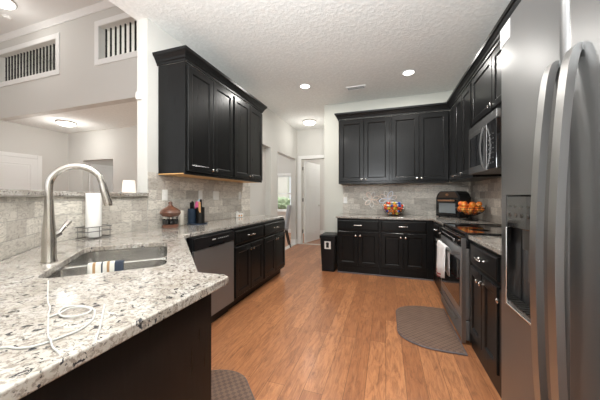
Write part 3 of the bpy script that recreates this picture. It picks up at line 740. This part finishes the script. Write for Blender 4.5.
wcable('cable', cordz([(-1.19, .622), (-.966, .504), (-.90, .475)])+[(-.84, .44, zc_+.002)]+cordz([(-.777, .406), (-.715, .374)])+[(-.685, .362, zc_+.0055), (-.655, .350, zc_+.001), (-.625, .343, zc_), (-.598, .340, CT-.01)], .0018)

# wall plates
def plate(name, label, cat, loc, rz, w_=.07, h_=.115, rock=True, z=None):
    t_ = thing(name, label, cat, loc, rz)
    obj('cover_plate', bx(-w_/2, w_/2, -.006, 0, -h_/2, h_/2), 'white_plastic', t_, bevel=.003)
    if rock:
        for s in (-1, 1): obj('socket', bx(-.016, .016, -.0082, -.0062, s*.021-.013, s*.021+.013), 'white_matte', t_, bevel=.002)
    return t_
lx = XW+.009
plate('outlet', 'white outlet above the spice carousel on the tiled wall', 'outlet', (lx, 2.13, 1.245), PI/2)
plate('outlet', 'white outlet behind the utensil caddy', 'outlet', (lx, 2.68, 1.25), PI/2)
plate('blank_plate', 'plain white wall plate in the middle of the left tiles, right of the utensil caddy', 'wall plate', (lx, 2.99, 1.245), PI/2, .12, .115, False)
plate('light_switch', 'narrow white switch plate at the far end of the left tiles', 'switch', (lx, 3.60, 1.245), PI/2, .075, .12)
plate('outlet', 'white outlet at the left end of the back wall tiles', 'outlet', (-.71, YBW-.0085, 1.16), 0)
t_ = thing('motion_sensor', 'small white sensor box on the end of the left wall', 'sensor', (XW-.09, YEND-.0005, 2.215))
obj('housing', bx(-.028, .028, -.03, 0, -.035, .035), 'white_plastic', t_, bevel=.006); obj('lens', bx(-.012, .012, -.033, -.0305, -.01, .015), 'white_matte', t_, bevel=.001)

# ------------------------------------------------------------------ back counter
# glass bowl of candies
bxx, byy = .125, 4.60
t_ = thing('glass_bowl', 'clear glass bowl of candies on the back counter', 'bowl', onc(bxx, byy))
bowl = [(0, 0), (.06, 0), (.085, .006), (.148, .05), (.178, .105), (.182, .16)]
inn = [(.178, .16), (.174, .107), (.144, .054), (.08, .012), (0, .008)]
obj('glass', lathe(B(), bowl+inn, 36), 'glass', t_, smooth=True)
random.seed(5)
protos = {}
cols = ['red', 'red', 'red', 'orange', 'orange', 'orange', 'yellow', 'white_plastic', 'red', 'orange', 'blue', 'yellow']
lay = [(.072, .037, 8), (.108, .078, 13), (.045, .078, 5), (.138, .122, 16), (.085, .122, 9), (.025, .125, 3), (.142, .168, 14), (.088, .170, 9), (.03, .172, 4), (.10, .21, 7), (.04, .215, 3)]
k = 0
for r, z, n in lay:
    for i in range(n):
        a = 2*PI*i/n+z*40
        c_ = random.choice(cols)
        if z > .14: c_ = random.choice(['blue', 'yellow', 'orange', 'red', 'blue', 'white_plastic'])
        word = {'white_plastic': 'white'}.get(c_, c_)
        if c_ not in protos:
            b = B(); bmesh.ops.create_icosphere(b, subdivisions=2, radius=.023)
            protos[c_] = tag(obj('candy', b, c_, smooth=True), word+' wrapped candy in the glass bowl on the back counter', 'candy', word+' candies in the glass bowl'); o = protos[c_]
        else: o = protos[c_].copy(); C.objects.link(o)
        o.location = (bxx+r*math.cos(a), byy+r*math.sin(a), CT+z); o.scale = (1.1, .8+random.random()*.25, .8+random.random()*.2); o.rotation_euler = (0, 0, random.random()*3)
# ornaments on the tiles
def flower(label, x, z, petal, mt, centre, R_):
    t_ = thing('wall_flower', label, 'wall ornament', (x, YBW-.0085, z))
    for i in range(petal):
        a = 2*PI*i/petal+.3; P = []
        for j in range(13):
            u = 2*PI*j/12; lx_ = R_*(.55-.45*math.cos(u)); ly_ = R_*.24*math.sin(u)
            P.append((lx_*math.cos(a)-ly_*math.sin(a), -.006-.02*(lx_/R_), lx_*math.sin(a)+ly_*math.cos(a)))
        obj('petal', tube(B(), P, .0075, 6), mt[i % len(mt)], t_, smooth=True)
    obj('centre', lathe(B(), [(.022, 0), (.024, .008), (.014, .018), (0, .02)], 14, M4=FR), centre, t_, smooth=True)
M['blush'] = mat('blush', (.85, .72, .63), .3, .3); M['pearl'] = mat('pearl', (.70, .76, .86), .3, .3)
flower('pale blush wire flower ornament, left one on the back wall tiles', -.245, 1.18, 7, ['blush', 'white_plastic'], 'blush', .14)
flower('blue-centred wire flower ornament nearer the candy bowl', .035, 1.185, 8, ['blush', 'pearl', 'white_plastic'], 'pearl', .15)

# air fryer in the corner
t_ = thing('air_fryer', 'black air fryer oven with bronze trim standing in the back corner', 'air fryer', onc(.985, 4.54), -PI/4)
b = B(); prof = [(-.19, .012), (.19, .012), (.19, .30), (.165, .36), (.12, .40), (-.12, .40), (-.165, .36), (-.19, .30)]
vs = []
for y in (-.14, .14): vs.append([b.verts.new((x*(1 if y > 0 else 1), y, z)) for x, z in prof])
n = len(prof)
for i in range(n): b.faces.new((vs[0][i], vs[0][(i+1) % n], vs[1][(i+1) % n], vs[1][i]))
b.faces.new(vs[0]); b.faces.new(vs[1][::-1]); obj('body', b, 'black_plastic', t_, bevel=.012, seg=3)
b = B(); vv = [b.verts.new(q) for q in ((-.165, -.1425, .30), (.165, -.1425, .30), (.115, -.1425, .385), (-.115, -.1425, .385), (-.165, -.1408, .30), (.165, -.1408, .30), (.115, -.1408, .385), (-.115, -.1408, .385))]
for f in ((0, 1, 2, 3), (7, 6, 5, 4), (0, 4, 5, 1), (1, 5, 6, 2), (2, 6, 7, 3), (3, 7, 4, 0)): b.faces.new([vv[i] for i in f])
obj('control_panel', b, 'bronze_dark', t_)
obj('dial', lathe(B(), [(.018, 0), (.018, .014), (.0, .016)], 18, M4=FR), 'bronze', t_, loc=(0, -.1428, .345), smooth=True)
dr = obj('door', bx(-.165, .165, -.150, -.1412, .04, .285), 'black_glass', t_, bevel=.004)
obj('door_window', bx(-.13, .13, -.1515, -.1503, .07, .215), 'window_glass_dark', dr)
b = bx(-.13, .13, -.185, -.170, .245, .268); box(b, -.12, -.10, -.170, -.1503, .25, .263); box(b, .10, .12, -.170, -.1503, .25, .263)
obj('door_handle', b, 'bronze', dr, bevel=.003)
for x in (-.15, .15):
    for y in (-.11, .11): obj('foot', lathe(B(), [(.014, 0), (.016, .0115), (0, .0118)], 10), 'black_plastic', t_, loc=(x, y, 0))

# fruit basket
fx_, fy_ = 1.07, 4.0
t_ = thing('fruit_basket', 'black wire pedestal fruit basket piled with orange-red fruit', 'basket', onc(fx_, fy_))
obj('foot', lathe(B(), [(.085, 0), (.088, .004), (.03, .016), (.012, .03), (.012, .06), (.03, .068)], 24), 'black_metal', t_, smooth=True)
for z, r in ((.070, .06), (.10, .12), (.135, .155), (.165, .17)):
    obj('wire_ring', tube(B(), [(r*math.cos(2*PI*i/32), r*math.sin(2*PI*i/32), z) for i in range(33)], .003, 6), 'black_metal', t_, smooth=True)
for i in range(20):
    a = 2*PI*i/20; cs, sn = math.cos(a), math.sin(a)
    P = [(.03*cs, .03*sn, .066), (.06*cs, .06*sn, .070), (.12*cs, .12*sn, .10), (.155*cs, .155*sn, .135), (.17*cs, .17*sn, .165)]
    if i % 4 == 0: P += [(.178*cs, .178*sn, .195), (.175*cs, .175*sn, .205)]
    obj('rib', tube(B(), smoothpts(P, 3), .0022, 6), 'black_metal', t_, smooth=True)
random.seed(3); fr0 = None
for r, z, n in ((.05, .114, 4), (.122, .150, 10), (.054, .180, 4), (.104, .216, 7)):
    for i in range(n):
        a = 2*PI*i/n+z*9; loc = (fx_+r*math.cos(a), fy_+r*math.sin(a), CT+z)
        if fr0 is None:
            t0 = thing('peach', 'orange-red peach piled in the black wire fruit basket', 'fruit', loc, 0, 'peaches in the fruit basket')
            obj('flesh', lathe(B(), [(0, .024), (.008, .030), (.022, .034), (.034, .022), (.039, .0), (.034, -.022), (.018, -.034), (0, -.037)], 18), 'peach', t0, smooth=True)
            obj('stem', tube(B(), [(0, 0, .0245), (.001, 0, .034)], .002, 6), 'dark_wood', t0); fr0 = t0; o = t0
        else: o = dup(fr0, loc)
        o.scale = (.92, .92, .92); o.rotation_euler = (random.uniform(-.7, .7), random.uniform(-.7, .7), random.uniform(0, 6))

# ------------------------------------------------------------------ floor things
t_ = thing('trash_can', 'slim black trash can with a white label beside the back cabinets', 'trash can', (-.905, 4.36, 0))
b = B(); lo = rrect(-.105, .105, -.16, .16, .02, 3); hi = rrect(-.128, .128, -.195, .195, .025, 3)
va = [b.verts.new((*p, 0.001)) for p in lo]; vb = [b.verts.new((*p, .545)) for p in hi]; n = len(lo)
for i in range(n): b.faces.new((va[i], va[(i+1) % n], vb[(i+1) % n], vb[i]))
b.faces.new(va[::-1]); b.faces.new(vb); obj('bin', b, 'black_plastic', t_, smooth=True)
b = prism(B(), rrect(-.137, .137, -.205, .205, .03, 3), .5455, .59); prism(b, rrect(-.12, .12, -.18, .18, .03, 3), .59, .602); obj('lid', b, 'black_plastic', t_, bevel=.004)
lb = obj('label', bx(-.05, .055, -.0012, 0, -.065, .06), 'white_plastic', t_); lb.location = (0, -.1912, .44); lb.rotation_euler = (.064, 0, 0)
b = lathe(B(), [(.026, 0), (.026, .0006), (0, .0006)], 16, M4=Matrix.Translation((0, -.0014, .02)) @ FR); box(b, -.022, .022, -.002, -.0014, -.045, .0); obj('printed_symbol', b, 'black_plastic', lb)
def dmat(name, label, pts, loc=(0, 0, 0), rotz=0):
    t_ = thing(name, label, 'floor mat', loc, rotz)
    c = Vector((sum(p[0] for p in pts)/len(pts), sum(p[1] for p in pts)/len(pts)))
    prev = [(c.x+(p[0]-c.x)*.965, c.y+(p[1]-c.y)*.975) for p in pts]
    obj('border', slab(B(), [pts, prev], .0008, .014), 'mat_edge', t_, bevel=.004)
    obj('pad', prism(B(), prev, .0008, .016), 'mat_weave', t_, bevel=.003)
def dshape(x0, x1, y0, y1, r, n=10):   # straight side at x1, two big rounded corners at x0
    P = [(x1, y0)]
    P = [(x1, y1)]+[(x0+r-r*math.sin(PI/2*i/n), y1-r*.75+r*.75*math.cos(PI/2*i/n)) for i in range(n+1)]
    P += [(x0+r-r*math.cos(PI/2*i/n), y0+r*.75-r*.75*math.sin(PI/2*i/n)) for i in range(n+1)]+[(x1, y0)]
    return P
dmat('anti_fatigue_mat', 'brown woven half-round floor mat in front of the range', dshape(.10, .60, 2.30, 3.17, .32))
# local x = +u reversed so the straight side lies at the sink cabinet
P = dshape(-.46, .0, 1.24, 1.92, .30)
P = [tuple(ut(-x, y)[:2]) for x, y in P]
dmat('anti_fatigue_mat', 'brown woven floor mat by the sink, cut by the lower edge of the photo', P)

# ------------------------------------------------------------------ ceiling fixtures
def downlight(label, x, y, e):
    t_ = thing('recessed_light', label, 'ceiling light', (x, y, CEIL-.0005), 0)
    obj('trim_ring', lathe(B(), [(.092, 0), (.09, -.006), (.072, -.007), (.070, 0)], 32), 'white_trim', t_, smooth=True)
    obj('lamp_disc', lathe(B(), [(.069, -.001), (.069, -.004), (0, -.005)], 28), 'lamp_glow', t_, smooth=True)
    light('downlight', 'AREA', (x, y, CEIL-.02), e, .13, (1, .97, .92))
downlight('round recessed ceiling light left of the air vent', -1.204, 3.90, 16)
downlight('round recessed ceiling light right of the air vent', .302, 3.925, 16)
downlight('added recessed fill light over the sink corner, out of view', -1.204, .95, 14)  # added as fill for the near kitchen, above the view
downlight('added recessed fill light in front of the refrigerator, out of view', .1, .95, 14)  # second added fill fixture, also above the view
def dome(label, x, y, z, r, e):
    t_ = thing('flush_mount_light', label, 'ceiling light', (x, y, z-.0005))
    obj('pan', lathe(B(), [(r, 0), (r*1.02, -.012), (r*.97, -.032), (r*.9, -.034)], 32), 'faucet_nickel', t_, smooth=True)
    obj('diffuser', lathe(B(), [(r*.9, -.0345), (r*.86, -.05), (r*.65, -.075), (r*.35, -.092), (0, -.098)], 32), 'lamp_glow', t_, smooth=True)
    light('dome_lamp', 'POINT', (x, y, z-.4), e, .12, (1, .97, .93))
dome('flush dome ceiling light with metal rim in the hall by the white door', -1.66, 5.72, CEIL, .155, 4.5)
dome('flush dome ceiling light in the room beyond the bar ledge', -7.06, 4.03, CEIL, .19, 11)
dome('flush dome ceiling light high on the two-storey ceiling', -6.55, 2.73, LIVZ, .21, 4)
light('side_room_fill', 'POINT', (-6.4, 5.7, 2.5), 7, .15, (1, .98, .95))  # added unseen fill for the doorway beyond the alcove wall
light('far_room_fill', 'POINT', (-1.3, 7.6, 2.5), 12, .15, (1, .97, .93))  # added unseen fill for the dark room behind the hall door
t_ = thing('smoke_detector', 'white smoke detector on the two-storey ceiling', 'smoke detector', (-7.05, 3.03, LIVZ-.0005))
obj('base', lathe(B(), [(.075, 0), (.075, -.014), (.06, -.016)], 24), 'white_plastic', t_, smooth=True)
obj('cap', lathe(B(), [(.062, -.0165), (.055, -.04), (.03, -.046), (0, -.046)], 24), 'white_plastic', t_, smooth=True)
t_ = thing('ceiling_vent', 'small rectangular air vent in the kitchen ceiling between the two recessed lights', 'vent', (-.45, 4.21, CEIL-.0005))
b = B()
for q in ((-.15, .15, -.075, -.055), (-.15, .15, .055, .075), (-.15, -.13, -.055, .055), (.13, .15, -.055, .055)): box(b, *q, -.012, 0)
obj('frame', b, 'white_trim', t_, bevel=.002); obj('backing', bx(-.13, .13, -.055, .055, -.002, 0), 'dark_steel', t_)
for i in range(5):
    o = obj('slat', bx(-.13, .13, -.009, .009, -.001, .001), 'white_trim', t_, loc=(0, -.042+.021*i, -.0085)); o.rotation_euler = (.5, 0, 0)

# ------------------------------------------------------------------ loft railings
def railing(label, xa, xb, n):
    t_ = thing('loft_railing', label, 'railing', (xa, LIVY+.10, 3.761))
    L = xb-xa
    k0 = None
    for i in range(n):
        x = L*(i+.5)/n
        if k0 is None:
            b = box(B(), -.011, .011, -.011, .011, 0, .618)
            for z in (.16, .30, .42): lathe(b, [(.012, z-.02), (.019, z), (.012, z+.02)], 8)
            k0 = obj('baluster', b, 'black_metal', t_, loc=(x, 0, 0)); o = k0
        else: o = k0.copy(); C.objects.link(o); o.parent = t_; o.location = (x, 0, 0)
railing('row of black metal balusters in the wide left loft opening', -8.22, -6.23, 18)
railing('row of black metal balusters in the loft opening beside the kitchen wall', -5.06, -3.35, 14)
light('loft_fill', 'AREA', (-5.8, 4.6, 4.75), 30, 3.0, (1, .98, .95), (0, 0, 0), .5)  # added light over the loft, brightens the wall behind the balusters

# ------------------------------------------------------------------ doors
def door6(name, w_, h_, loc, rz, panels, handle_x=None, m_='white_trim', parent=None):
    # panel door leaf: local x width, front -y
    b = box(B(), 0, w_, -.018, .018, .008, h_)
    o = struct(name, b, m_, loc=loc, rotz=rz)
    for (a, c, z0, z1) in panels:
        for s in (-1, 1):
            bb = B(); 
            lo = [[bb.verts.new((x, s*(.0182+y), z)) for x, z in ((a+i_, z0+i_), (c-i_, z0+i_), (c-i_, z1-i_), (a+i_, z1-i_))] for i_, y in ((0, 0), (.012, .006), (.024, .0), (.045, .0), (.06, .005))]
            for p, q in zip(lo, lo[1:]):
                for k in range(4): bb.faces.new((p[k], p[(k+1) % 4], q[(k+1) % 4], q[k]))
            bb.faces.new(lo[-1]); obj('door_panel', bb, m_, o)
    if handle_x is not None:
        for s in (-1, 1):
            bb = lathe(B(), [(.026, 0), (.026, .006), (.01, .010), (.01, .045)], 14, M4=Matrix.Translation((handle_x, s*.0183, .98)) @ Matrix.Rotation(-s*PI/2, 4, 'X'))
            sg = -1 if handle_x > w_/2 else 1
            tube(bb, [(handle_x, s*.058, .98), (handle_x+sg*.11, s*.058, .98)], .009, 8); obj('door_handle', bb, 'chrome', o, smooth=True)
    return o
pn = lambda w_: [(.11, w_-.11, 1.42, 2.02), (.11, w_/2-.04, .22, 1.30), (w_/2+.04, w_-.11, .22, 1.30)]
DWD = .81; dx_, dy_ = -2.035, 6.555
door6('door_1', DWD, 2.16, (dx_, dy_, 0), math.radians(75.5), pn(DWD), DWD-.07)
b = B()
for z in (.28, 1.1, 1.92): box(b, -.012, .012, -.03, .0, z, z+.09)
struct('trim_11', b, 'dark_steel', loc=(-2.062, 6.50, 0))
# white doors of the room beyond the ledge
casing('trim_12', 'x', 3.19, 4.11, LIVX+.0005, LIVX+.03, 2.17, .09)
door6('door_2', .91, 2.165, (LIVX+.022, 3.195, 0), PI/2, [(.12, .79, 1.0, 2.03), (.12, .79, .2, .88)])
casing('trim_13', 'x', 5.05, 5.64, -7.7205, -7.70, 2.07, .07)
door6('door_3', .58, 2.065, (-7.70, 5.055, 0), PI/2, [(.09, .49, 1.05, 1.94), (.09, .49, .2, .95)])
struct('trim_14', bx(-7.70, -7.66, 4.93, 4.955, .0, 1.90), 'white_trim')

# ------------------------------------------------------------------ dining window, chair, floor lamp, outside
wx0, wx1, wz0, wz1 = -3.62, -2.70, .75, 1.95
casing('trim_15', 'y', wx0, wx1, 8.282, 8.2995, wz1, .08)
b = B(); box(b, wx0, wx0+.04, 8.32, 8.37, wz0, wz1); box(b, wx1-.04, wx1, 8.32, 8.37, wz0, wz1); box(b, wx0+.04, wx1-.04, 8.32, 8.37, wz1-.04, wz1); box(b, wx0+.04, wx1-.04, 8.32, 8.37, wz0, wz0+.05); box(b, wx0+.04, wx1-.04, 8.315, 8.375, 1.31, 1.36)
win = struct('window_1', b, 'white_trim')
obj('window_glass', bx(wx0+.04, wx1-.04, 8.343, 8.347, wz0+.05, 1.309), 'glass', win); obj('window_glass', bx(wx0+.04, wx1-.04, 8.343, 8.347, 1.361, wz1-.04), 'glass', win)
b = B()
for i in range(24):
    z = 1.39+i*.0225; box(b, wx0+.045, wx1-.045, 8.303, 8.318, z, z+.0015)
tag(obj('window_blind', b, 'white_trim'), 'raised white horizontal blind in the upper dining window', 'blind')
struct('trim_16', bx(wx0-.06, wx1+.06, 8.24, 8.2995, wz0-.04, wz0-.001), 'white_trim', bevel=.004)
struct('ground', bx(-12, 6, 11.0, 22, -.3, -.1), 'lawn')
struct('wall_neighbour', bx(-9, -5.0, 13, 13.3, -.1, 4), 'stucco')
random.seed(2)
b = B()
for i in range(45):
    c = Vector((random.uniform(-.8, .3), random.uniform(-.3, .3), random.uniform(.2, 1.2)))
    mm = Matrix.Translation(c) @ Matrix.Rotation(random.random()*6, 4, 'Z') @ Matrix.Rotation(random.random()*3, 4, 'X')
    bmesh.ops.create_icosphere(b, subdivisions=1, radius=random.uniform(.14, .26), matrix=mm)
t_ = obj('shrub', b, 'foliage', loc=(-4.9, 11.9, -.1)); tag(t_, 'green shrub outside the dining window', 'shrub')
t_ = thing('dining_chair', 'grey upholstered dining chair with dark legs beyond the left counter', 'chair', (-2.52, 5.92, 0), math.radians(-62))
# local: seat faces -y
obj('seat', bx(-.23, .23, -.24, .22, .42, .50), 'grey_fabric', t_, bevel=.025, seg=3)
b = B(); L0 = [[b.verts.new((x, y, z)) for x, y in ((-wd, y0), (wd, y0), (wd, y0+.06), (-wd, y0+.06))] for wd, y0, z in ((.22, .17, .44), (.225, .19, .62), (.225, .22, .82), (.215, .25, 1.02))]
for p, q in zip(L0, L0[1:]):
    for k in range(4): b.faces.new((p[k], p[(k+1) % 4], q[(k+1) % 4], q[k]))
b.faces.new(L0[0][::-1]); b.faces.new(L0[-1]); obj('backrest', b, 'grey_fabric', t_, bevel=.02, seg=3)
for x in (-.2, .2):
    for y, sp in ((-.20, -.02), (.19, .09)): obj('leg', tube(B(), [(x, y+sp, .001), (x, y, .4195)], [.014, .023], 8), 'dark_wood', t_, smooth=True)
t_ = thing('floor_lamp', 'lit floor lamp with a white drum shade beyond the bar ledge', 'lamp', (-4.99, 3.95, 0))
obj('base', lathe(B(), [(.13, 0), (.13, .015), (.02, .03)], 24), 'chrome', t_, smooth=True)
obj('pole', tube(B(), [(0, 0, .03), (0, 0, 1.50)], .01, 10), 'chrome', t_, smooth=True)
obj('lamp_shade', lathe(B(), [(.125, 1.30), (.105, 1.56), (.102, 1.56), (.122, 1.30)], 32), 'shade_glow', t_, smooth=True)
light('lamp_bulb', 'POINT', (-4.99, 3.95, 1.62), 5, .04, (1, .85, .68))
